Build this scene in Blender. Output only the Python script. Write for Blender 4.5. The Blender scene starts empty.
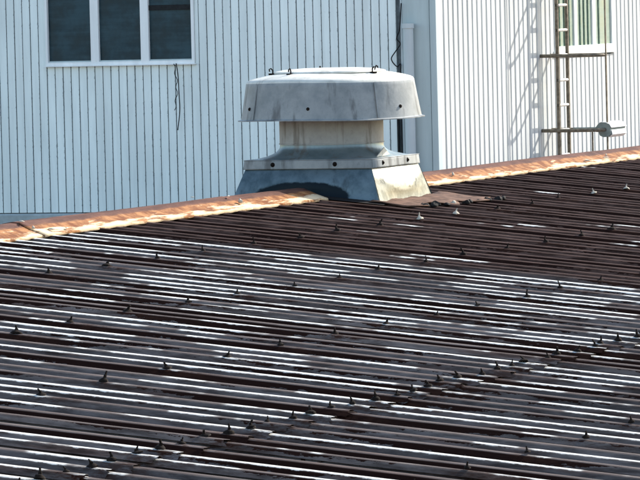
import bpy, math, random
from mathutils import Vector, Matrix
random.seed(7)
S = bpy.context.scene
COL = S.collection

# ------------------------------------------------------------------ camera
AL, ROLL, EL, FPX = math.radians(21), math.radians(1.4), math.radians(2.7819), 5172.9
CAM = Vector((12.8604, -26.2033, 1.42505))
vd = Vector((-math.sin(AL)*math.cos(EL), math.cos(AL)*math.cos(EL), -math.sin(EL)))
r0 = Vector((math.cos(AL), math.sin(AL), 0)); u0 = r0.cross(vd)
rr = r0*math.cos(ROLL) - u0*math.sin(ROLL); uu = u0*math.cos(ROLL) + r0*math.sin(ROLL)
cd = bpy.data.cameras.new('camera'); cam = bpy.data.objects.new('camera', cd); COL.objects.link(cam)
cd.sensor_width = 36; cd.lens = 36*FPX/640; cd.clip_end = 5000; cd.clip_start = .5
cam.matrix_world = Matrix(((rr.x, uu.x, -vd.x, CAM.x), (rr.y, uu.y, -vd.y, CAM.y), (rr.z, uu.z, -vd.z, CAM.z), (0, 0, 0, 1)))
S.camera = cam

# ------------------------------------------------------------------ sky and sun
LDIR = Vector((.405, .73, .54)).normalized()
W = bpy.data.worlds.new('World'); S.world = W; W.use_nodes = True
nt = W.node_tree; sky = nt.nodes.new('ShaderNodeTexSky'); sky.sky_type = 'NISHITA'; sky.sun_disc = False
sky.sun_elevation = math.asin(LDIR.z); sky.sun_rotation = math.atan2(LDIR.x, LDIR.y)
sky.air_density = 1.2; sky.dust_density = 1.0
bg = nt.nodes['Background']; nt.links.new(sky.outputs[0], bg.inputs[0]); bg.inputs[1].default_value = .138
sl = bpy.data.lights.new('sun', 'SUN'); sl.energy = 3.6; sl.angle = math.radians(.5); sl.color = (1, .94, .85)
sun = bpy.data.objects.new('sun', sl); COL.objects.link(sun)
sun.rotation_euler = (-LDIR).to_track_quat('-Z', 'Y').to_euler()
vs = S.view_settings; vs.view_transform = 'Standard'; vs.look = 'None'; vs.gamma = 1; vs.use_curve_mapping = False
vs.exposure = 1.22

# ------------------------------------------------------------------ helpers
class MB:
    def __init__(s): s.v = []; s.f = []; s.mi = []
    def box(s, a, b, mi=0):
        x0, y0, z0 = a; x1, y1, z1 = b; n = len(s.v)
        s.v += [(x0,y0,z0),(x1,y0,z0),(x1,y1,z0),(x0,y1,z0),(x0,y0,z1),(x1,y0,z1),(x1,y1,z1),(x0,y1,z1)]
        for q in ((0,3,2,1),(4,5,6,7),(0,1,5,4),(1,2,6,5),(2,3,7,6),(3,0,4,7)): s.f.append(tuple(n+i for i in q)); s.mi.append(mi)
        return s
    def prism(s, prof, axis, t0, t1, mi=0):
        """closed polygon prof [(a,b)] extruded along axis from t0 to t1"""
        n = len(s.v); k = len(prof)
        def P(a, b, t): return {'x': (t, a, b), 'y': (a, t, b), 'z': (a, b, t)}[axis]
        s.v += [P(a, b, t0) for a, b in prof] + [P(a, b, t1) for a, b in prof]
        for i in range(k):
            j = (i+1) % k; s.f.append((n+i, n+j, n+k+j, n+k+i)); s.mi.append(mi)
        s.f.append(tuple(n+i for i in range(k))[::-1]); s.f.append(tuple(n+k+i for i in range(k))); s.mi += [mi, mi]
        return s
    def lathe(s, prof, seg=48, c=(0,0,0), mi=0, close=False):
        n = len(s.v); k = len(prof)
        for j in range(seg):
            a = 2*math.pi*j/seg
            s.v += [(c[0]+r*math.cos(a), c[1]+r*math.sin(a), c[2]+z) for r, z in prof]
        for j in range(seg):
            jj = (j+1) % seg
            for i in range(k if close else k-1):
                ii = (i+1) % k
                s.f.append((n+j*k+i, n+jj*k+i, n+jj*k+ii, n+j*k+ii)); s.mi.append(mi)
        return s
    def tube(s, pts, r, seg=8, mi=0):
        pts = [Vector(p) for p in pts]; n = len(s.v); k = len(pts); up = None
        for i, p in enumerate(pts):
            d = (pts[min(i+1, k-1)] - pts[max(i-1, 0)]).normalized()
            if up is None: up = Vector((0, 0, 1)) if abs(d.z) < .9 else Vector((1, 0, 0))
            a = d.cross(up).normalized(); b = a.cross(d).normalized(); up = b
            for j in range(seg):
                t = 2*math.pi*j/seg; q = p + a*r*math.cos(t) + b*r*math.sin(t); s.v.append(tuple(q))
        for i in range(k-1):
            for j in range(seg):
                jj = (j+1) % seg
                s.f.append((n+i*seg+j, n+i*seg+jj, n+(i+1)*seg+jj, n+(i+1)*seg+j)); s.mi.append(mi)
        s.f.append(tuple(n+j for j in range(seg))[::-1]); s.f.append(tuple(n+(k-1)*seg+j for j in range(seg))); s.mi += [mi, mi]
        return s
    def grid(s, fn, nu, nv, mi=0):
        n = len(s.v)
        s.v += [fn(i, j) for i in range(nu+1) for j in range(nv+1)]
        for i in range(nu):
            for j in range(nv):
                a = n + i*(nv+1) + j
                s.f.append((a, a+nv+1, a+nv+2, a+1)); s.mi.append(mi)
        return s
    def mesh(s, name, mats, smooth=None):
        import bmesh
        m = bpy.data.meshes.new(name); m.from_pydata(s.v, [], s.f)
        if not isinstance(mats, (list, tuple)): mats = [mats]
        for q in mats: m.materials.append(q)
        m.polygons.foreach_set('material_index', s.mi)
        bm = bmesh.new(); bm.from_mesh(m); bmesh.ops.recalc_face_normals(bm, faces=bm.faces); bm.to_mesh(m); bm.free()
        if smooth is not None:
            m.polygons.foreach_set('use_smooth', [True]*len(m.polygons)); m.set_sharp_from_angle(angle=math.radians(smooth))
        m.update(); return m
    def build(s, name, mats, parent=None, smooth=None, bevel=0, loc=(0,0,0)):
        return link(name, s.mesh(name, mats, smooth), parent, loc, bevel)

def link(name, data, parent=None, loc=(0,0,0), bevel=0):
    o = bpy.data.objects.new(name, data); COL.objects.link(o); o.location = loc
    if parent: o.parent = parent
    if bevel:
        b = o.modifiers.new('bevel', 'BEVEL'); b.width = bevel; b.segments = 2; b.limit_method = 'ANGLE'
    return o

def tag(o, label, cat, group=None):
    o['label'] = label; o['category'] = cat
    if group: o['group'] = group
    return o

def thing(name, label, cat, loc=(0,0,0)):
    o = bpy.data.objects.new(name, None); COL.objects.link(o); o.location = loc; o.empty_display_size = .2
    return tag(o, label, cat)

# ------------------------------------------------------------------ materials
class NT:
    def __init__(s, name, rough=.7, metal=0.):
        s.m = bpy.data.materials.new(name); s.m.use_nodes = True; s.t = s.m.node_tree
        s.b = s.t.nodes['Principled BSDF']; s.b.inputs['Roughness'].default_value = rough; s.b.inputs['Metallic'].default_value = metal; s.b.inputs['Specular IOR Level'].default_value = .08
    def n(s, kind, **k):
        q = s.t.nodes.new('ShaderNode'+kind)
        for a, b in k.items(): setattr(q, a, b)
        return q
    def put(s, sock, val):
        if isinstance(val, (int, float)): sock.default_value = val
        elif isinstance(val, tuple): sock.default_value = val if len(val) != 3 or sock.type == 'VECTOR' else val + (1,)
        else: s.t.links.new(val, sock)
    def math(s, op, a, b=0., c=0., clamp=False):
        q = s.n('Math', operation=op, use_clamp=clamp)
        for i, x in enumerate((a, b, c)): s.put(q.inputs[i], x)
        return q.outputs[0]
    def smooth(s, x, a, b, lo=0., hi=1.):
        q = s.n('MapRange', interpolation_type='SMOOTHSTEP')
        for i, y in enumerate((x, a, b, lo, hi)): s.put(q.inputs[i], y)
        return q.outputs[0]
    def mix(s, f, a, b):
        q = s.n('Mix', data_type='RGBA'); s.put(q.inputs[0], f); s.put(q.inputs[6], a); s.put(q.inputs[7], b); return q.outputs[2]
    def noise(s, vec, scale, detail=4., rough=.55, dist=0.):
        q = s.n('TexNoise'); s.put(q.inputs['Vector'], vec); s.put(q.inputs['Scale'], scale)
        s.put(q.inputs['Detail'], detail); s.put(q.inputs['Roughness'], rough); s.put(q.inputs['Distortion'], dist); return q.outputs[0]
    def scaled(s, vec, sc, off=None):
        q = s.n('VectorMath', operation='MULTIPLY'); s.put(q.inputs[0], vec); s.put(q.inputs[1], sc); o = q.outputs[0]
        if off is not None:
            q = s.n('VectorMath', operation='ADD'); s.put(q.inputs[0], o); s.put(q.inputs[1], off); o = q.outputs[0]
        return o
    def obj(s): return s.n('TexCoord').outputs['Object']
    def pos(s): return s.n('NewGeometry').outputs['Position']
    def rnd(s): return s.n('ObjectInfo').outputs['Random']
    def sep(s, v):
        q = s.n('SeparateXYZ'); s.put(q.inputs[0], v); return q.outputs
    def comb(s, x, y, z):
        q = s.n('CombineXYZ'); s.put(q.inputs[0], x); s.put(q.inputs[1], y); s.put(q.inputs[2], z); return q.outputs[0]
    def bump(s, h, st=.3, d=.01):
        q = s.n('Bump'); s.put(q.inputs['Height'], h); q.inputs['Strength'].default_value = st; q.inputs['Distance'].default_value = d
        s.t.links.new(q.outputs[0], s.b.inputs['Normal'])
    def col(s, c): s.put(s.b.inputs['Base Color'], c); return s
    def rough(s, c): s.put(s.b.inputs['Roughness'], c); return s

def simple(name, c, rough=.6, metal=0., var=.25, scale=9., stretch=(1,1,1), bump=.15):
    t = NT(name, rough, metal); p = t.scaled(t.pos(), stretch)
    nz = t.noise(p, scale, 5, .6)
    d = tuple(x*(1-var) for x in c); l = tuple(min(1, x*(1+var)) for x in c)
    t.col(t.mix(t.smooth(nz, .3, .7), d, l)); t.bump(t.noise(p, scale*6, 3), bump, .004); return t.m

TP = .10261                 # tangent of the roof's fall
PITCH, COVER = .25, .75     # corrugation pitch, cover of one sheet
CH = .036                   # corrugation depth

def roof_material(name='weathered_roof_metal'):
    t = NT(name, .55, 0.)
    P = t.pos(); px, py, pz = t.sep(P)
    o = t.obj(); ox, oy, oz = t.sep(o)
    R = t.rnd()
    cell = t.math('ROUND', t.math('DIVIDE', py, PITCH))
    ph = t.math('SUBTRACT', t.math('DIVIDE', py, PITCH), cell)           # -.5 .. .5, crest at 0
    big = t.noise(t.scaled(P, (.35, .5, 0)), 1.0, 3, .55)
    # older brown sheets beyond a seam, and dark rusted-out corrugations
    seam = t.math('ADD', py, t.math('MULTIPLY', t.math('SUBTRACT', big, .5), .25))
    zone = t.smooth(seam, 2.86, 3.0)
    heavy = 0.
    for hc, hw in ((-1.20, .17), (-5.72, .15), (-6.33, .13)):
        heavy = t.math('MAXIMUM', heavy, t.math('LESS_THAN', t.math('ABSOLUTE', t.math('SUBTRACT', py, hc)), hw))
    fine = t.noise(t.scaled(P, (3., 14., 14.)), 1.6, 5, .65)
    slate = t.mix(t.smooth(fine, .3, .7), (.042, .034, .031), (.125, .106, .098))
    sheetv = t.math('ADD', .78, t.math('MULTIPLY', R, .5))
    brown = t.mix(t.smooth(fine, .35, .68), (.020, .010, .007), (.085, .050, .039))
    patch = t.smooth(t.noise(t.scaled(P, (.55, 5., 5.), (3.1, 0, 0)), 1.2, 5, .6), .5, .66)
    base = t.mix(t.math('MAXIMUM', zone, t.math('MULTIPLY', patch, .75)), slate, brown)
    q = t.n('VectorMath', operation='SCALE'); t.put(q.inputs[0], base); t.put(q.inputs['Scale'], sheetv); base = q.outputs[0]
    # black flaking on the near flank, ragged edge
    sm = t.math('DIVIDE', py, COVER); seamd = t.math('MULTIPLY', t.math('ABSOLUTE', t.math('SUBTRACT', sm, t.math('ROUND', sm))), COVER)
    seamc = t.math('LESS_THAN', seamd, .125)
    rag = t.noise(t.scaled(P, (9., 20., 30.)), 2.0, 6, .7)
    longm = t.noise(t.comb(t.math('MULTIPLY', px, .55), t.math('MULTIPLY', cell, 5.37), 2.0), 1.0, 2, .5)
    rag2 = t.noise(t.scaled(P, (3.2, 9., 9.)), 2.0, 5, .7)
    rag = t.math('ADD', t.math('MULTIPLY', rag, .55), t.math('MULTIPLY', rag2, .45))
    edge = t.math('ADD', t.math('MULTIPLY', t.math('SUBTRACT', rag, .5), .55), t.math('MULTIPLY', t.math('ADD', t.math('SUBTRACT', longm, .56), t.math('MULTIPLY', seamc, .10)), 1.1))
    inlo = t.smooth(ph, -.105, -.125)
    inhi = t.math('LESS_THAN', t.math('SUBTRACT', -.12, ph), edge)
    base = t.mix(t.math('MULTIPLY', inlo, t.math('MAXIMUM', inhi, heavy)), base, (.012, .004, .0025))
    # bare bright zinc on the crests, in long runs
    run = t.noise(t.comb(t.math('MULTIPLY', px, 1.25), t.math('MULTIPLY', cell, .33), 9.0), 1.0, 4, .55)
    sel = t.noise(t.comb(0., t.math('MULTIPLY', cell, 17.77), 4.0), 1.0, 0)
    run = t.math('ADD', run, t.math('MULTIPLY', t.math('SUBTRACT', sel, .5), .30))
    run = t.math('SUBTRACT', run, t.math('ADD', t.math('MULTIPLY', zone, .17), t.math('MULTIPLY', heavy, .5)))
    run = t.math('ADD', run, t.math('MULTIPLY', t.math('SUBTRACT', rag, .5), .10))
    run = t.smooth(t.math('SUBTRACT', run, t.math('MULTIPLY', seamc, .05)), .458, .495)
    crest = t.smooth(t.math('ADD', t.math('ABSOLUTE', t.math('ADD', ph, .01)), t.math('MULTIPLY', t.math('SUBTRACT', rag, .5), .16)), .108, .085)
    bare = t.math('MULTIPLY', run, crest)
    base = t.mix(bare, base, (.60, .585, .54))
    dull = t.math('MULTIPLY', t.math('SUBTRACT', 1., run), t.smooth(t.math('ABSOLUTE', ph), .12, .10))
    base = t.mix(t.math('MULTIPLY', dull, .45), base, t.mix(zone, (.15, .118, .105), (.07, .044, .036)))
    stain = 0.
    for u in (1.213, 2.326, 3.449, 4.577, 5.746, 6.9, 8.05):
        dx = t.math('SUBTRACT', px, u)
        sx = t.math('MULTIPLY', t.smooth(dx, -.10, .0), t.smooth(dx, .45, .02))
        stain = t.math('MAXIMUM', stain, sx if u == 4.577 else t.math('MULTIPLY', sx, t.smooth(seamd, .10, .03)))
    stain = t.math('MULTIPLY', stain, t.smooth(rag, .44, .56))
    base = t.mix(t.math('MULTIPLY', stain, .75), base, (.030, .012, .007))
    t.col(base); t.rough(.7)
    t.b.inputs['Specular IOR Level'].default_value = .03
    t.bump(t.noise(t.scaled(P, (12., 30., 30.)), 2., 5, .65), .25, .004)
    return t.m

def cap_material():
    t = NT('rusted_ridge_cap', .75); o = t.obj(); P = t.pos(); x, y, z = t.sep(P)
    n1 = t.noise(t.scaled(P, (14, 2.2, 14)), 1., 6, .65); n2 = t.noise(P, 9., 6, .65); n3 = t.noise(t.scaled(P, (30, 7, 30)), 1., 4, .6)
    top = t.mix(t.smooth(n1, .35, .65), (.075, .034, .024), (.14, .064, .043))
    wing = t.mix(t.smooth(n2, .38, .62), (.17, .06, .022), (.37, .175, .07))
    wing = t.mix(t.smooth(n3, .56, .68), wing, (.16, .065, .03))
    wing = t.mix(t.smooth(t.math('ADD', n1, t.math('MULTIPLY', x, 1.6)), .74, .84), wing, (.68, .52, .33))
    ed = t.math('ADD', x, t.math('MULTIPLY', t.math('SUBTRACT', n1, .5), .07))
    t.col(t.mix(t.smooth(ed, .075, .10), top, wing)); t.bump(n2, .5, .012); return t.m

def galv_material(name, c1, c2, rough=.45, metal=.35, drip=True, stain=(.16, .14, .12)):
    t = NT(name, rough, metal); P = t.pos()
    a = t.noise(P, 5., 6, .65); b = t.noise(t.scaled(P, (9, 9, 1.2)), 1.3, 5, .6); s = t.noise(P, 30., 4, .7)
    c = t.mix(t.smooth(a, .3, .7), c1, c2)
    c = t.mix(t.math('MULTIPLY', t.smooth(s, .55, .8), .35), c, tuple(x*.5 for x in c1))
    if drip: c = t.mix(t.math('MULTIPLY', t.smooth(b, .53, .68), .7), c, stain)
    t.col(c); t.rough(t.smooth(a, .2, .8, rough-.08, rough+.15)); t.bump(a, .12, .03); return t.m

def paint_material(name, c, groove=False):
    t = NT(name, .55); P = t.pos(); R = t.rnd()
    a = t.noise(t.scaled(P, (6, 6, .7)), 1.5, 5, .6); b = t.noise(P, 22., 5, .7); e = t.noise(P, 1.1, 3, .5)
    col = t.mix(t.smooth(a, .3, .75), tuple(x*.90 for x in c), tuple(min(1., x*1.05) for x in c))
    col = t.mix(t.math('MULTIPLY', t.smooth(e, .45, .75), .25), col, tuple(x*.80 for x in c))
    col = t.mix(t.math('MULTIPLY', t.smooth(b, .64, .76), .35), col, (.30, .32, .31))
    q = t.n('VectorMath', operation='SCALE'); t.put(q.inputs[0], col); t.put(q.inputs['Scale'], t.math('ADD', .96, t.math('MULTIPLY', R, .07)))
    col = q.outputs[0]
    if groove:
        ox = t.sep(t.obj())[0]; jn = t.noise(t.comb(t.math('MULTIPLY', R, 40.), 0., t.math('MULTIPLY', t.sep(P)[2], 26.)), 1., 3, .7)
        w = t.math('SUBTRACT', (.0943-.0075)/2-.001, t.math('MULTIPLY', t.smooth(jn, .50, .72), .008))
        col = t.mix(t.math('MULTIPLY', t.math('MULTIPLY', t.math('GREATER_THAN', t.math('ABSOLUTE', ox), w), t.math('LESS_THAN', t.math('ABSOLUTE', ox), .05)), .55), col, (.12, .15, .16))
    t.col(col); t.bump(b, .12, .004); return t.m

M_ROOF = roof_material()
M_CAP = cap_material()
M_BOLT = simple('rusty_bolt', (.014, .010, .008), .9, 0, .4, 60)
M_SEAL = simple('old_sealant', (.46, .41, .33), .8, 0, .2, 40)
M_TAR = simple('black_sealant', (.02, .018, .017), .75, 0, .3, 60)
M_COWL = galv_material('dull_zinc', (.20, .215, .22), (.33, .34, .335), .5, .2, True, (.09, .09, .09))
M_NECK = galv_material('neck_zinc', (.30, .295, .285), (.42, .41, .39), .55, .1)
M_FLARE = galv_material('shiny_zinc', (.13, .18, .195), (.24, .29, .305), .35, .5)
def skirt_material():
    t = NT('skirt_zinc', .38, .4); o = t.obj(); x, y, z = t.sep(o)
    a = t.noise(o, 5., 6, .65); b = t.noise(o, 14., 6, .7); f = t.noise(t.scaled(o, (9, 9, 1.5)), 1.3, 5, .6)
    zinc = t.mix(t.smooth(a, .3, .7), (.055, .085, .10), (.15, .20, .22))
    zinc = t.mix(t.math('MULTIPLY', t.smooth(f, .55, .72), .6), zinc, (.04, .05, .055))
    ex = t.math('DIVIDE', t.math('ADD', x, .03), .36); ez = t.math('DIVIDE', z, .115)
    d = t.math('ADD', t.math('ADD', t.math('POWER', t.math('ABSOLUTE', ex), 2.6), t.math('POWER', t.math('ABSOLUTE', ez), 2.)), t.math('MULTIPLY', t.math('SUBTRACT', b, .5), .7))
    dark_arch = t.math('MULTIPLY', t.smooth(d, 1.12, .86), t.math('LESS_THAN', y, -.4))  # near-black arch with a ragged edge, low on the front face
    zinc = t.mix(dark_arch, zinc, (.008, .013, .017))
    # down-slope face: old white paint above, grey grime below with a sagging ragged edge
    lev = t.math('ADD', t.math('SUBTRACT', .10, t.math('MULTIPLY', t.math('COSINE', t.math('MULTIPLY', y, 5.5)), .055)), t.math('MULTIPLY', t.math('SUBTRACT', b, .5), .10))
    low = t.smooth(t.math('SUBTRACT', lev, z), -.012, .018)
    band = t.math('MULTIPLY', low, t.smooth(t.math('SUBTRACT', lev, z), .07, .03))
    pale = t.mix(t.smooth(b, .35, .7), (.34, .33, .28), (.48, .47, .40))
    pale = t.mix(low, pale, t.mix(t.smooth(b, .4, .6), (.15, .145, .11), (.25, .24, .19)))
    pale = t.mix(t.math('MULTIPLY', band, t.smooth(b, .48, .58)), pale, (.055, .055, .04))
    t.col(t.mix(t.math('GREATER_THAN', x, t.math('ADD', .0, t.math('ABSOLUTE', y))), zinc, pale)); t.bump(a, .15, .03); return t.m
M_RUSTPLATE = simple('rusty_apron', (.13, .075, .052), .8, 0, .4, 14)
M_LID = galv_material('sunlit_zinc', (.50, .49, .43), (.68, .66, .59), .5, .05, True, (.36, .34, .29))  # paler tone: sunlight on the cowl top painted into the zinc
M_WOOD = paint_material('pale_blue_paint', (.80, .875, .855), True)
M_BACK = simple('dark_cavity', (.13, .155, .165), .9, 0, .2, 20)
M_WHITE = paint_material('white_paint', (.86, .88, .87))
M_TRIM = paint_material('grey_green_trim', (.47, .55, .55))
M_PIPE = paint_material('grey_pipe_paint', (.54, .60, .61))
M_STEEL = simple('ladder_steel', (.15, .13, .10), .6, .2, .35, 25)
M_RUNG = simple('rung_steel', (.62, .60, .56), .5, .1, .2, 25)
M_BLACK = simple('black_rubber', (.02, .022, .024), .6, 0, .2, 30)
M_LAMP = simple('lamp_housing', (.19, .225, .215), .55, .1, .15, 20)
M_LAMPLID = simple('lamp_lid', (.72, .74, .73), .5, 0, .08, 20)
M_GROUND = simple('yard_concrete', (.20, .19, .18), .9, 0, .2, .6)
M_FLASH = simple('grey_flashing', (.36, .40, .40), .7, 0, .15, 6)
M_BRICK = simple('plain_render_wall', (.30, .28, .26), .9, 0, .15, 3)
def far_material():
    t = NT('far_slope_rust', .8); P = t.pos(); n = t.noise(t.scaled(P, (.5, 2, 1)), 1.2, 5, .6)
    t.col(t.mix(t.smooth(n, .35, .65), (.15, .10, .09), (.27, .20, .18))); return t.m
M_FAR = far_material()
def glass_material(name, c1, c2, rough):
    t = NT(name, rough); P = t.pos()
    a = t.noise(P, 4., 5, .65); st = t.noise(t.scaled(P, (1.5, 1.5, 22)), 1.2, 2)
    t.col(t.mix(t.smooth(t.math('ADD', t.math('MULTIPLY', a, .75), t.math('MULTIPLY', st, .25)), .38, .66), c1, c2))
    t.b.inputs['Specular IOR Level'].default_value = .22; t.rough(t.smooth(a, .3, .7, rough, rough+.25)); return t.m
M_GLASS = glass_material('dusty_dark_glass', (.007, .026, .036), (.030, .066, .082), .3)
M_GREEN = glass_material('pale_green_glass', (.20, .27, .22), (.28, .35, .29), .3)
M_SLATS = simple('dark_green_blind', (.07, .12, .09), .7, 0, .3, 20)

# ------------------------------------------------------------------ ground
g = MB(); g.grid(lambda i, j: (-400+800*i/8, -400+800*j/8, -8.0), 8, 8)
go = g.build('ground', M_GROUND); go['kind'] = 'structure'

# ------------------------------------------------------------------ the rusty shed
shed = thing('shed', 'low shed with dark rusted corrugated metal roof and rusty ridge cap', 'shed', (0, 0, 0))
Y0, Y1 = -9.75, 18.0
LAP = 4.577; EAVE = 9.2
ROWS1 = [1.213, 2.326, 3.449]; ROWS2 = [5.746, 6.9, 8.05]
# profile across the corrugations, y measured from a crest
def prof_h(y):
    t = y/PITCH; t = abs(t - round(t))
    if t <= .10: return -.0012*(t/.1)**2*2
    if t >= .27: return -CH
    s = (t-.10)/.17
    return -.0024 - (CH-.0024)*s
TS = [-.5, -.38, -.27, -.235, -.20, -.165, -.13, -.10, -.05, 0, .05, .10, .13, .165, .20, .235, .27, .38]
def sheet_mesh(x0, x1, seed, lift, dz):
    rnd = random.Random(seed); ys = []
    for k in range(0, 4):
        for t in TS: ys.append((k + t)*PITCH)
    ys = [y for y in ys if -.062 <= y <= COVER + .035]
    nx = 26; L = x1-x0
    ph = [rnd.uniform(0, 6.28) for _ in range(8)]; wv = [rnd.uniform(.8, 2.2) for _ in range(4)]
    def und(x, y):
        return ((.0004*math.sin(wv[0]*x*2+ph[0]) + .0003*math.sin(wv[1]*x*4+ph[1]+y*3) + .0003*math.sin(wv[2]*x*7+ph[2]-y*5)))
    jag = [rnd.uniform(-.015, .02) for _ in ys]
    def fn(i, j):
        y = ys[j]; x = x0 + L*i/nx
        if i == nx: x += jag[j]
        edge = max(0., 1 - (y+.062)/.22)
        z = prof_h(y) + und(x, y) + .0055*(1 - y/COVER) + edge*edge*(lift + .0006*math.sin(2.1*x+ph[3]) + .0005*math.sin(5*x+ph[4]))
        yy = y + .0012*math.sin(wv[3]*x*1.3+ph[5])
        return (x, yy, -TP*x + z + dz)
    m = MB(); m.grid(fn, nx, len(ys)-1)
    return m.mesh('roof_sheet', M_ROOF, 38)
VAR = {}
def sheet_var(course, v, lift):
    k = (course, v, lift)
    if k not in VAR:
        VAR[k] = sheet_mesh(.06, LAP+.09, 100+v, lift, 0) if course == 1 else sheet_mesh(LAP-.12, EAVE, 200+v, lift, -.010)
    return VAR[k]
def bolt_mesh(seed, h=.036, r=.027, mat=None):
    rnd = random.Random(seed); m = MB()
    m.lathe([(r*1.05, -.004), (r, .004), (r*.72, .012), (r*.34, h*.55), (.008, h*.8), (.0065, h), (.001, h+.001)], 10)
    a, b = rnd.uniform(-.008, .008), rnd.uniform(-.012, .012)
    m.tube([(0, 0, h*.7), (a*.5, b*.5, h*1.15), (a, b, h*1.55)], .0052, 6)
    for i, (x, y, z) in enumerate(m.v):
        k = 1 + .22*math.sin(9*x/r+seed)*math.cos(7*y/r)
        m.v[i] = (x*k, y*k, z)
    return m.mesh('roof_bolt', mat or M_BOLT, 40)
BOLTS = [bolt_mesh(i, random.uniform(.030, .042), random.uniform(.022, .030)) for i in range(6)]
LAPBOLTS = [bolt_mesh(20+i, random.uniform(.026, .034), .024) for i in range(4)]
PALEB = [bolt_mesh(40+i, .034, .033, M_SEAL) for i in range(2)]
ns = int(round((Y1-Y0)/COVER))
HEAVY = {-.75: .010, -1.5: .008, -6.0: .010, -6.75: .008, 3.0: .008}
for k in range(ns):
    Y = Y0 + k*COVER
    lift = .003
    for hy, hl in HEAVY.items():
        if abs(Y-hy) < .1: lift = hl
    for course in (1, 2):
        o = link('roof_sheet', sheet_var(course, random.randrange(5), lift), shed, (0, Y, 0))
        rows = [(u, 0.) for u in (ROWS1 if course == 1 else ROWS2)]
        if course == 1: rows += [(LAP, q*PITCH) for q in range(3)]
        for u, yy in rows:
            if course == 1 and u == ROWS1[0] and Y < -1.6: continue
            lapb = yy > 0 or u == LAP
            d = random.choice(LAPBOLTS if lapb else BOLTS)
            if u == ROWS1[0] and (4 < Y < 7.8 or Y > 9.5) and random.random() < .55: d = random.choice(PALEB)
            ux = u + random.uniform(-.03, .03)
            b = link('roof_bolt', d, o, (ux, yy + random.uniform(-.006, .006), -TP*ux + .006 + (lift*.6 if yy == 0 else 0)))
            b.rotation_euler = (random.uniform(-.3, .3), random.uniform(-.3, .3), random.uniform(0, 6.28)); kk = random.uniform(.6, .95); b.scale = (kk*random.uniform(.85, 1.2), kk, kk*random.uniform(.7, 1.1))
# far slope (only a sliver of it shows)
m = MB()
def ffn(xa, xb, ya, yb, ny):
    def f(i, j):
        x = xa + (xb-xa)*i/6; y = ya + (yb-ya)*j/ny
        return (x, y, TP*x - .018 + (0 if j % 2 else -.03))
    return f
m.grid(ffn(-.05, -13.5, Y0, 25.2, 280), 6, 280)
m.grid(ffn(-.05, -5.4, 25.2, 46, 166), 6, 166)
m.build('far_slope', M_FAR, shed)
m = MB(); m.grid(lambda i, j: (.05+(EAVE-.05)*i/4, Y1-.02+28*j/112, -TP*(.05+(EAVE-.05)*i/4) - (.0 if j % 2 else .03)), 4, 112)
m.build('distant_sheets', M_ROOF, shed)
# shed walls
m = MB()
m.prism([(-13.3, -8), (9.0, -8), (9.0, -1.02), (0, -.1), (-13.3, -1.46)], 'y', Y0+.25, Y0+.45)
m.prism([(8.8, -8), (9.0, -8), (9.0, -1.03), (8.8, -1.01)], 'y', Y0+.45, 46)
m.build('shed_wall', M_BRICK, shed)
# ridge cap pieces
CAPP = [(-.27, -.042), (-.14, .025), (-.05, .056), (0., .064), (.045, .060), (.090, .038), (.12, .024), (.165, .008), (.215, -.008), (.219, -.024)]
def cap(ya, yb, seed, dz):
    rnd = random.Random(seed); n = max(6, int((yb-ya)/.0625)); ph = rnd.uniform(0, 6)
    jag = [rnd.uniform(-1, 1) for _ in range(n+1)]
    m = MB()
    def f(i, j):
        y = ya + (yb-ya)*i/n; x, z = CAPP[j]
        if j >= 8:
            x += .006*jag[i] + .006*math.sin(y*2.1+ph); z += .002*jag[i-1] + .002*math.cos(y*25.13)
        if j in (5, 6, 7): z += .0012*jag[i] + .0015*math.sin(y*5+ph)
        if j in (2, 3, 4): z += .002*math.sin(y*1.7+ph) + .0006*jag[i]
        return (x, y, z+dz)
    m.grid(f, n, len(CAPP)-1)
    o = m.build('ridge_cap', M_CAP, shed, 40)
    s = o.modifiers.new('solid', 'SOLIDIFY'); s.thickness = .005; s.offset = -1
    return o
caps = [(-8.2, -4.6), (-4.66, -1.1), (-1.16, 2.2), (2.12, 5.5), (5.42, 6.90), (8.2, 13.38), (13.30, 17.9), (17.8, 30)]
for i, (a, b) in enumerate(caps):
    c = cap(a, b, 50+i, .003*(i % 2))
def blob(seed, r, mat, sq=.5):
    rnd = random.Random(seed); m = MB(); p = [rnd.uniform(0, 6) for _ in range(4)]
    m.lathe([(.001, -.2*r), (r*.8, -.1*r), (r, .15*r), (r*.85, .5*r), (r*.45, .8*r), (.001, .92*r)], 12)
    for i, (x, y, z) in enumerate(m.v):
        k = 1 + .28*math.sin(x/r*2.6+p[0])*math.cos(y/r*3+p[1]) + .12*math.sin(7*x/r+p[2]+5*z/r)
        m.v[i] = (x*k, y*k, z*k*sq*2)
    return m.mesh('sealant_blob', mat, 60)
SB = [blob(i, .045, M_SEAL, .7) for i in range(3)]
for (x, y, z) in [(.14, 2.14, .03), (.07, 2.13, .07), (.19, 2.3, .015), (.20, 2.5, .012), (.15, 5.46, .028), (.07, 5.45, .07), (.0, 5.0, .085), (-.0, 1.65, .085), (-.0, 1.45, .085), (.15, 13.36, .03), (.2, 13.2, .02), (.2, 12.7, .015), (.14, 9.7, .028)]:
    o = link('sealant_blob', random.choice(SB), shed, (x, y, z)); o.rotation_euler = (0, 0, random.uniform(0, 6)); k = random.uniform(.5, 1); o.scale = (k*.3, k*.45, k*.5) if x == .14 or x == .15 else (k*.35, k*.9, k*.16)

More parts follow.
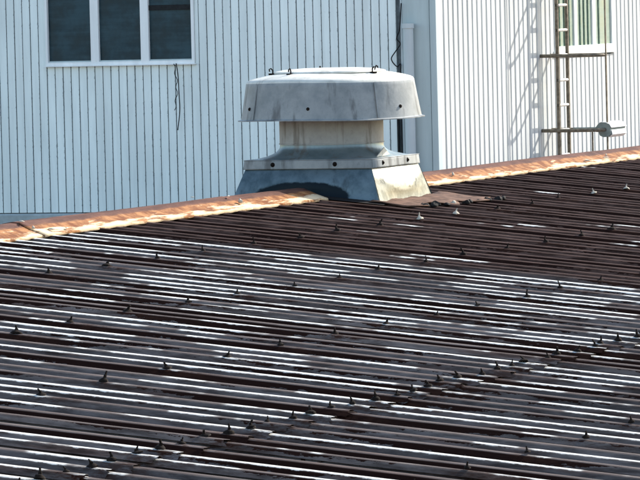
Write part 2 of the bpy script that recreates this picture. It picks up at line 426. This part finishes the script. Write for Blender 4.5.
# ------------------------------------------------------------------ roof ventilator
VY = 7.574
vent = thing('roof_ventilator', 'round galvanised roof ventilator with wide cowl on a square flashed base', 'ventilator', (0, VY, -.02))
def vz(z): return z + .02
m = MB()
m.lathe([(.30, .80), (.56, .772), (.575, .70), (.628, .525), (.634, .522), (.655, .521), (.655, .513), (.632, .512), (.622, .52), (.569, .705), (.556, .780)][2:], 96)
m = MB()
outer = [(.36, .842), (.45, .827), (.52, .812), (.560, .801), (.578, .792), (.587, .776), (.591, .75), (.602, .68), (.616, .60), (.630, .528), (.636, .523), (.653, .521)]
inner = [(.653, .515), (.634, .515), (.624, .52), (.596, .68), (.572, .770), (.50, .80), (.36, .825)]
m.lathe([(r, vz(z)) for r, z in outer + inner], 128, close=True)
# slight dents

for i, (x, y, z) in enumerate(m.v):
    a = math.atan2(y, x); k = 1 + .004*math.sin(5*a+1) + .003*math.sin(11*a+z*8)
    m.v[i] = (x*k, y*k, z + .004*math.sin(3*a+.5))
no = len(outer); nall = no + len(inner)
m.mi = [1 if (q % nall) < 5 else 0 for q in range(len(m.f))]  # upper faces take the paler zinc with the sunlight painted in
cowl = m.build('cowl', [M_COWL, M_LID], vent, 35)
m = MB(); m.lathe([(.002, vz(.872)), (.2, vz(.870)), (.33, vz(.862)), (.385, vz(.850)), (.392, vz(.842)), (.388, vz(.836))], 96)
top = m.build('top_plate', M_LID, vent, 30)
clip = MB().tube([(0, 0, -.006), (0, 0, .02), (.012, .004, .034), (.024, .004, .028), (.022, 0, .012)], .005, 6).box((-.012, -.014, -.012), (.03, .014, .0)).mesh('clip', M_BOLT, 40)
for a in (-158, -112, 58, -22, 120):
    c = link('clip', clip, top, (.40*math.cos(math.radians(a)), .40*math.sin(math.radians(a)), vz(.842))); c.rotation_euler = (0, 0, math.radians(a))
hd = MB().lathe([(.001, .010), (.008, .010), (.011, .007), (.013, 0), (.013, -.01)], 10).mesh('bolt', M_BOLT, 40)
for a in (-84, -18, -135, 60):
    ang = math.radians(a); rr_ = .616
    b = link('bolt', hd, cowl, (rr_*math.cos(ang), rr_*math.sin(ang), vz(.600))); b.rotation_euler = (0, math.radians(84), ang)
for a in (-128, -38, 52, 142):
    ang = math.radians(a); mm = MB()
    mm.grid(lambda i, j: ((.6345-.0445*j/8 + (.0035 if i in (1, 2) else -.002))*math.cos(ang+(-.012, -.010, .010, .012)[i]), (.6345-.0445*j/8 + (.0035 if i in (1, 2) else -.002))*math.sin(ang+(-.012, -.010, .010, .012)[i]), vz(.528+.245*j/8)), 3, 8)
    mm.build('seam_strip', M_COWL, cowl)
m = MB(); m.lathe([(.364, vz(.80)), (.364, vz(.352)), (.369, vz(.350)), (.369, vz(.344)), (.362, vz(.343)), (.352, vz(.343)), (.352, vz(.80))], 96, close=True)
m.build('neck', M_NECK, vent, 30)
# flare from circle to square
m = MB(); NSEG = 96
def flare(i, j):
    a = 2*math.pi*i/NSEG; s = j/12
    c, q = math.cos(a), math.sin(a)
    sqr = .462/max(abs(c), abs(q)); sqr = min(sqr, .60)
    zz = .343 - .098*s**.8
    e = s**2.6; rad = .362 + .045*s**1.6
    R_ = rad*(1-e) + sqr*e
    return (R_*c, R_*q, vz(zz))
m.grid(flare, NSEG, 12); m.build('flare', M_FLARE, vent, 50)
# curb flange: square band
HS = .470
def band(m, h1, z1, h2, z2, n=24, warp=0):
    """four faces of a square frustum between half-size h1 (z1) and h2 (z2(x,y))"""
    for q in range(4):
        ca, sa = math.cos(q*math.pi/2), math.sin(q*math.pi/2)
        def f(i, j, ca=ca, sa=sa, q=q):
            s = j/8; t = -1+2*i/n
            bul = warp*math.sin(math.pi*min(1, s*1.15))*(1-t*t) + warp*.35*math.sin(5*t+q*2)*s
            h = h1 + (h2-h1)*s
            x, y = h + bul, t*h
            X, Y = x*ca - y*sa, x*sa + y*ca
            zb = z2(X, Y) if callable(z2) else z2
            return (X, Y, z1 + (zb-z1)*s)
        m.grid(f, n, 8)
m = MB(); band(m, HS, vz(.243), HS+.006, vz(.182), 4)
m.grid(lambda i, j: ((HS+.006)*(-1+i), (HS+.006)*(-1+j), vz(.2435)), 2, 2)
fl = m.build('curb_flange', M_COWL, vent, 30)
s = fl.modifiers.new('solid', 'SOLIDIFY'); s.thickness = .004; s.offset = 1
fb = MB().lathe([(.001, .016), (.008, .013), (.011, .007), (.016, .005), (.017, 0), (.017, -.01)], 12).mesh('bolt', M_BOLT, 40)
for x, y, ry, rz in ((-.26, -HS-.004, 90, -90), (.20, -HS-.004, 90, -90), (HS+.004, -.27, 90, 0), (HS+.004, .23, 90, 0)):
    b = link('bolt', fb, fl, (x, y, vz(.214))); b.rotation_euler = (0, math.radians(ry), math.radians(rz))
roofz = lambda X, Y: -TP*abs(X) + .004 + .02
m = MB(); band(m, HS-.004, vz(.186), HS+.078, roofz, 24, .022)
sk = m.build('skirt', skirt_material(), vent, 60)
# rusty apron on the roof beside the base
m = MB()
def apron(i, j):
    y = -.62 + 1.42*i/20; x = .50 + (.30 + .07*math.sin(i*.9) + .14*i/20)*j/6
    return (x, y, -TP*x + .02 + .010 + .006*math.sin(i*1.3+j) - .004*j/6)
m.grid(apron, 20, 6)
ap = m.build('apron_flashing', M_RUSTPLATE, vent, 60)
s = ap.modifiers.new('solid', 'SOLIDIFY'); s.thickness = .006
m = MB(); m.grid(lambda i, j: (-.62+1.24*i/20, -.56-.10*j/3, -TP*abs(-.62+1.24*i/20)+.024+.010-.004*j), 20, 3)
m.build('apron_flashing', M_TAR, vent, 60)
m = MB(); m.prism([(-.30, vz(.238)), (.05, vz(.238)), (-.11, vz(.315))], 'x', .425, .431); m.build('corner_gusset', M_LID, vent)
TB = [blob(70+i, .04, M_TAR, .7) for i in range(3)]
for i in range(11):
    yy = -.50 + .135*i + random.uniform(-.03, .03); x = .50 + .30 + .14*(yy+.62)/1.42 + .02 + random.uniform(-.02, .03)
    o = link('sealant_lump', random.choice(TB) if i != 4 else SB[0], ap, (x, yy, -TP*x+.02)); k = random.uniform(.4, .75); o.scale = (k*1.1, k, k*.8); o.rotation_euler = (0, 0, random.uniform(0, 6))

# ------------------------------------------------------------------ neighbouring building
YW, XC = 25.309, -5.534
bld = thing('warehouse', 'tall pale blue warehouse clad in vertical siding behind the rusty roof', 'building', (XC, YW, -8))
def B(x, y, z): return (x-XC, y-YW, z+8)
def bbox(m, a, b): return m.box(B(*a), B(*b))
ZT = 4.2; XL, YR = -16.5, 37.0
ZBASE = -.94
WX0, WX1, WZ0, WZ1 = -10.045, -8.300, .656, 1.95        # left window
WY0, WY1, VZ0, VZ1 = 29.24, 31.39, .655, 1.95           # right window
# backing walls with window openings (cavity behind the boards)
m = MB()
bbox(m, (XL, YW+.030, -7.9), (WX0, YW+.25, ZT)); bbox(m, (WX1, YW+.030, -7.9), (XC-.032, YW+.25, ZT))
bbox(m, (WX0, YW+.030, -7.9), (WX1, YW+.25, WZ0)); bbox(m, (WX0, YW+.030, WZ1), (WX1, YW+.25, ZT))
m.build('wall', M_BACK, bld)
m = MB()
bbox(m, (XC-.25, YW+.25, -7.9), (XC-.035, WY0, ZT)); bbox(m, (XC-.25, WY1, -7.9), (XC-.035, YR, ZT))
bbox(m, (XC-.25, WY0, -7.9), (XC-.035, WY1, VZ0)); bbox(m, (XC-.25, WY0, VZ1), (XC-.035, WY1, ZT))
m.build('wall', M_BACK, bld)
m = MB(); bbox(m, (XL, YR, -7.9), (XC-.02, YR+.2, ZT)); bbox(m, (XL-.2, YW+.02, -7.9), (XL, YR+.2, ZT)); m.build('rear_wall', M_WOOD, bld)
m = MB(); bbox(m, (XL-.5, YW-.45, ZT+.001), (XC+.45, YR+.5, ZT+.18)); m.build('roof', M_FLASH, bld)
m = MB(); bbox(m, (XL+.02, YW+.3, .0), (XC-.3, YR-.05, .1)); m.build('upper_floor', M_BACK, bld)
# boards of the shaded wall
def board(w, h, d, e):
    prof = [(-w/2, d), (-w/2, e), (-w/2+e, 0), (w/2-e, 0), (w/2, e), (w/2, d)]
    return MB().prism(prof, 'z', 0, h).mesh('siding_board', M_WOOD)
bp = .0943; gap = .0075
bcache = {}
def put_board(x, z0, z1):
    k = round(z1-z0, 3)
    if k not in bcache: bcache[k] = board(bp-gap, z1-z0, .029, .004)
    link('siding_board', bcache[k], bld, B(x + random.uniform(-.0012, .0012), YW + random.uniform(-.001, .0015), z0))
x = -5.99 - bp/2
while x > -11.9:
    if WX0 < x < WX1:
        put_board(x, ZBASE, WZ0-.012); put_board(x, WZ1+.012, ZT)
        for e, sg in ((x+bp/2-gap/2-WX1, 1), (WX0-(x-bp/2+gap/2), -1)):      # sliver of the board left beside the window
            if e > .008:
                c = (WX1+e/2+.0015) if sg > 0 else (WX0-e/2-.0015)
                link('siding_board', board(e-.003, WZ1-WZ0+.02, .029, .002), bld, B(c, YW, WZ0-.0115))
    else:
        lo, hi = x-bp/2+gap/2, x+bp/2-gap/2
        if lo < WX1 < hi or lo < WX0 < hi:
            put_board(x, ZBASE, WZ0-.012); put_board(x, WZ1+.012, ZT)
            a, b = (WX1+.0015, hi) if lo < WX1 < hi else (lo, WX0-.0015)
            if b-a > .008: link('siding_board', board(b-a, WZ1-WZ0+.02, .029, .002), bld, B((a+b)/2, YW, WZ0-.0115))
        else: put_board(x, ZBASE, ZT)
    x -= bp
m = MB(); bbox(m, (XL, YW+.001, -7.9), (-11.93, YW+.029, ZT)); m.build('side_cladding', M_WOOD, bld)
# boards of the sunlit wall: raised ribs
rp, rg = .155, .026
rprof = lambda w, d: [(-d, -w/2), (-.010, -w/2+.002), (0, -w/2+.012), (0, w/2-.012), (-.010, w/2-.002), (-d, w/2)]
rcache = {}
def put_rib(y, z0, z1):
    k = round(z1-z0, 3)
    if k not in rcache: rcache[k] = MB().prism(rprof(rp-rg, .034), 'z', 0, z1-z0).mesh('siding_rib', M_WHITE2)
    link('siding_rib', rcache[k], bld, B(XC + random.uniform(-.001, .001), y + random.uniform(-.002, .002), z0))
M_WHITE2 = paint_material('sunlit_wall_paint', (.53, .55, .54))
y = YW + .06 + rp/2
while y < YR - .1:
    if WY0-.05 < y < WY1+.05: put_rib(y, -7.8, VZ0-.07); put_rib(y, VZ1+.012, ZT)
    else: put_rib(y, -7.8, ZT)
    y += rp
# base flashing under the boards
m = MB(); m.prism([B(0, YW-.012, 0)[1:] and (YW-.012-YW, ZBASE-.01+8), (.02, ZBASE-.01+8), (.02, -1.4+8), (-.05, -1.4+8), (-.04, ZBASE-.03+8)], 'x', XL-XC, -.45)
m.build('base_flashing', M_FLASH, bld)
# corner pilaster, downpipe box, seams
m = MB(); bbox(m, (-5.905, YW-.045, -7.8), (-5.60, YW+.0285, ZT)); m.build('corner_panel', M_TRIM, bld, bevel=.006)
m = MB(); bbox(m, (-5.592, YW-.060, -7.8), (XC+.012, YW+.06, ZT)); m.build('corner_trim', M_TRIM, bld, bevel=.006)
m = MB(); bbox(m, (-5.935, YW-.02, -7.8), (-5.915, YW+.0285, ZT)); m.build('edge_strip', M_PIPE, bld)
pm = MB(); pm.tube([B(-5.815, YW-.115, -7.8), B(-5.815, YW-.115, .2), B(-5.815, YW-.115, 1.02)], .055, 20)
pm.build('downpipe', M_PIPE, bld, 40)
pm = MB(); pm.tube([B(-5.815, YW-.115, .985), B(-5.815, YW-.115, 1.035)], .064, 20)
pm.build('pipe_collar', M_PIPE, bld, 40)
pm = MB(); pm.tube([B(-5.985, YW-.02, -1.0), B(-5.985, YW-.02, .03)], .014, 10); pm.build('conduit', M_BLACK, bld, 40)

def window_left():
    fr = MB(); d0, d1 = YW-.025, YW+.10
    bbox(fr, (WX0, d0, WZ0), (WX1, d1, WZ0+.036)); bbox(fr, (WX0, d0, WZ1-.03), (WX1, d1, WZ1))
    bbox(fr, (WX0, d0, WZ0+.036), (WX0+.026, d1, WZ1-.03)); bbox(fr, (WX1-.030, d0, WZ0+.036), (WX1, d1, WZ1-.03))
    w = fr.build('window', M_WHITE, bld)
    for a, b in ((-9.511, -9.417), (-8.923, -8.830)):
        mm = MB(); bbox(mm, (a, d0+.003, WZ0+.036), (b, d1, WZ1-.03)); mm.build('mullion', M_WHITE, w)
    for k, (a, b) in enumerate(((WX0+.026, -9.511), (-9.417, -8.923), (-8.830, WX1-.030))):
        mm = MB(); bbox(mm, (a, YW+.018, WZ0+.036), (b, YW+.023, WZ1-.03)); mm.build('pane', M_GLASS, w)
        mm = MB(); bbox(mm, (a, YW-.004, WZ0+.0362), (b, YW+.018, WZ0+.050)); mm.build('pane_bead', M_TRIM, w)
        if k == 2:
            mm = MB(); bbox(mm, (a, YW+.004, 1.235), (b, YW+.018, 1.290)); mm.build('crossbar', M_BLACK, w)
    mm = MB(); bbox(mm, (WX0-.012, YW-.05, WZ0-.0115), (WX1+.012, YW-.0015, WZ0-.0005)); mm.build('sill', M_WHITE, w)
window_left()
def window_right():
    fr = MB(); d0, d1 = XC+.014, XC-.10
    bbox(fr, (d1, WY0, VZ0), (d0, WY1, VZ0+.05)); bbox(fr, (d1, WY0, VZ1-.03), (d0, WY1, VZ1))
    bbox(fr, (d1, WY0, VZ0+.05), (d0, WY0+.04, VZ1-.03)); bbox(fr, (d1, WY1-.05, VZ0+.05), (d0, WY1, VZ1-.03))
    w = fr.build('window', M_WHITE, bld)
    xs = [WY0+.04, 29.95, 30.05, 30.62, 30.74, WY1-.05]
    for a, b in ((29.95, 30.05), (30.62, 30.74)):
        mm = MB(); bbox(mm, (d1, a, VZ0+.05), (d0-.003, b, VZ1-.03)); mm.build('mullion', M_WHITE, w)
    for k, (a, b) in enumerate(((xs[0], xs[1]), (xs[2], xs[3]), (xs[4], xs[5]))):
        mm = MB(); bbox(mm, (XC-.012, a, VZ0+.05), (XC-.007, b, VZ1-.03)); mm.build('pane', M_GREEN, w)
        for q in range(3):
            y0 = a + (b-a)*(.22+.26*q)
            if k == 2 and q > 0: continue
            mm = MB(); bbox(mm, (XC-.0065, y0, VZ0+.05), (XC+.003, y0+.032, VZ1-.03)); mm.build('glazing_bar', M_SLATS, w)
    mm = MB(); bbox(mm, (XC-.03, WY0-.04, VZ0-.05), (XC+.03, WY1+.04, VZ0-.0005)); mm.build('sill', M_WHITE, w)
window_right()

# ------------------------------------------------------------------ caged ladder
LY0, LY1, LO = 28.72, 29.07, .205
lad = thing('caged_ladder', 'tall steel wall ladder with safety hoops fixed to the sunlit wall', 'ladder', (XC+LO, 28.9, -4))
def Lp(x, y, z): return (x-XC-LO, y-28.9, z+4)
for yy in (LY0, LY1):
    m = MB(); m.box(Lp(XC+LO-.017, yy-.02, -3.9), Lp(XC+LO+.017, yy+.02, 4.6)); m.build('rail', M_STEEL, lad, bevel=.003)
rung = MB().tube([(0, LY0-28.9-.02, 0), (0, LY1-28.9+.02, 0)], .017, 10).mesh('rung', M_RUNG, 40)
z = .616
for k in range(-14, 14): link('rung', rung, lad, (0, 0, z + .2793*k + 4))
hp = []
cy = (LY0+LY1)/2
pts = [(0, LY0), (.16, LY0-.03), (.34, LY0-.05), (.50, LY0-.02)] + [(.50+.20*math.sin(math.radians(a)), cy - .195*math.cos(math.radians(a))) for a in range(15, 180, 15)] + [(.50, LY1+.02), (.34, LY1+.05), (.16, LY1+.03), (0, LY1)]
hoop = MB().tube([(x-LO, y-28.9, 0) for x, y in pts], .020, 8).mesh('hoop', M_STEEL, 40)
for k in range(-1, 5): link('hoop', hoop, lad, (0, 0, -.225 + .835*k + 4))
for (xx, yy) in ((.715, cy), (.60, cy-.19)):
    m = MB(); m.box((xx-LO-.006, yy-28.9-.014, -1.3+4), (xx-LO+.006, yy-28.9+.014, 3.3+4) if yy == cy else (xx-LO+.006, yy-28.9+.014, -.225+4)); m.build('strap', M_STEEL, lad)
for k in (-1.1, 1.9):
    for yy in (LY0, LY1):
        m = MB(); m.box(Lp(XC-.02, yy-.012, k-.02), Lp(XC+LO-.017, yy+.012, k+.02)); m.build('bracket', M_STEEL, lad)

# ------------------------------------------------------------------ floodlight on the cage
fz = -.222
fl_ = thing('floodlight', 'grey floodlight with white lid clamped to the lower ladder hoop', 'floodlight', (-4.86, 28.86, fz))
prof = [(-.085, .0), (-.080, .035), (-.055, .065), (-.02, .078), (.03, .076), (.075, .055), (.095, .02), (.085, -.005), (.09, -.03), (.095, -.055), (.06, -.085), (.0, -.088), (-.04, -.07), (-.055, -.03)]
m = MB(); m.prism([(a, b) for a, b in prof], 'y', 0, .54); m.build('housing', M_LAMP, fl_, bevel=.006)
lid = [(-.05, .0725), (-.02, .082), (.03, .080), (.079, .059), (.102, .020), (.098, .018), (.0755, .0565), (.03, .0775), (-.02, .0795), (-.05, .0695)]
m = MB(); m.prism(lid, 'y', -.004, .56); m.build('lid', M_LAMPLID, fl_)
low = [(.0885, -.010), (.0945, -.030), (.0995, -.056), (.062, -.0885), (.058, -.092), (.106, -.058), (.101, -.028), (.094, -.008)]
m = MB(); m.prism(low, 'y', .02, .54); m.build('lens', M_LAMPLID, fl_)
m = MB(); m.tube([(-.36, .06, .0), (-.2, .05, .0), (-.06, .06, -.0)], .026, 10); m.box((-.09, .02, -.03), (-.05, .12, .03)); m.build('arm', M_LAMP, fl_, 40)

# ------------------------------------------------------------------ cables
def cable(name, pts, r, label):
    ref = Vector(pts[-1])
    m = MB(); m.tube([Vector(p)-ref for p in pts], r, 6); o = m.build(name, M_BLACK, None, 60, 0, tuple(ref)); return tag(o, label, 'cable')
random.seed(11)
pts = []
for i in range(26):
    s = i/25; pts.append((-8.50 + .03*math.sin(3*s) + .004*math.sin(11*s), YW-.055+.02*s*0 - .003, .66 - .72*s))
cable('hanging_cable', pts, .0055, 'thin dark cable hanging straight from the sill of the dark window')
pts = [(-8.55 + .05*math.sin(2.4*i/20+.4) + .012*math.sin(i*1.1), YW-.055, .655 - .50*i/20) for i in range(21)]
cable('loose_wire', pts, .0040, 'thin wavy wire dangling below the dark window beside the straight cable')
pts = [(-5.90, YW-.075, 1.25), (-5.93, YW-.06, .98), (-5.97, YW-.05, .88), (-5.93, YW-.05, .82), (-5.99, YW-.04, .74), (-6.04, YW-.035, .66), (-5.98, YW-.035, .58), (-5.93, YW-.05, .60), (-5.935, YW-.06, .4), (-5.935, YW-.06, -1.0)]
# smooth it
def smooth(p, n=6):
    out = []; p = [Vector(q) for q in p]
    for i in range(len(p)-1):
        a, b, c, d = p[max(i-1, 0)], p[i], p[i+1], p[min(i+2, len(p)-1)]
        for k in range(n):
            t = k/n; out.append(.5*((2*b)+(c-a)*t+(2*a-5*b+4*c-d)*t*t+(3*b-a-3*c+d)*t**3))
    return out + [p[-1]]
cable('tangled_cable', smooth(pts), .0065, 'tangled black cable looping beside the grey corner downpipe')
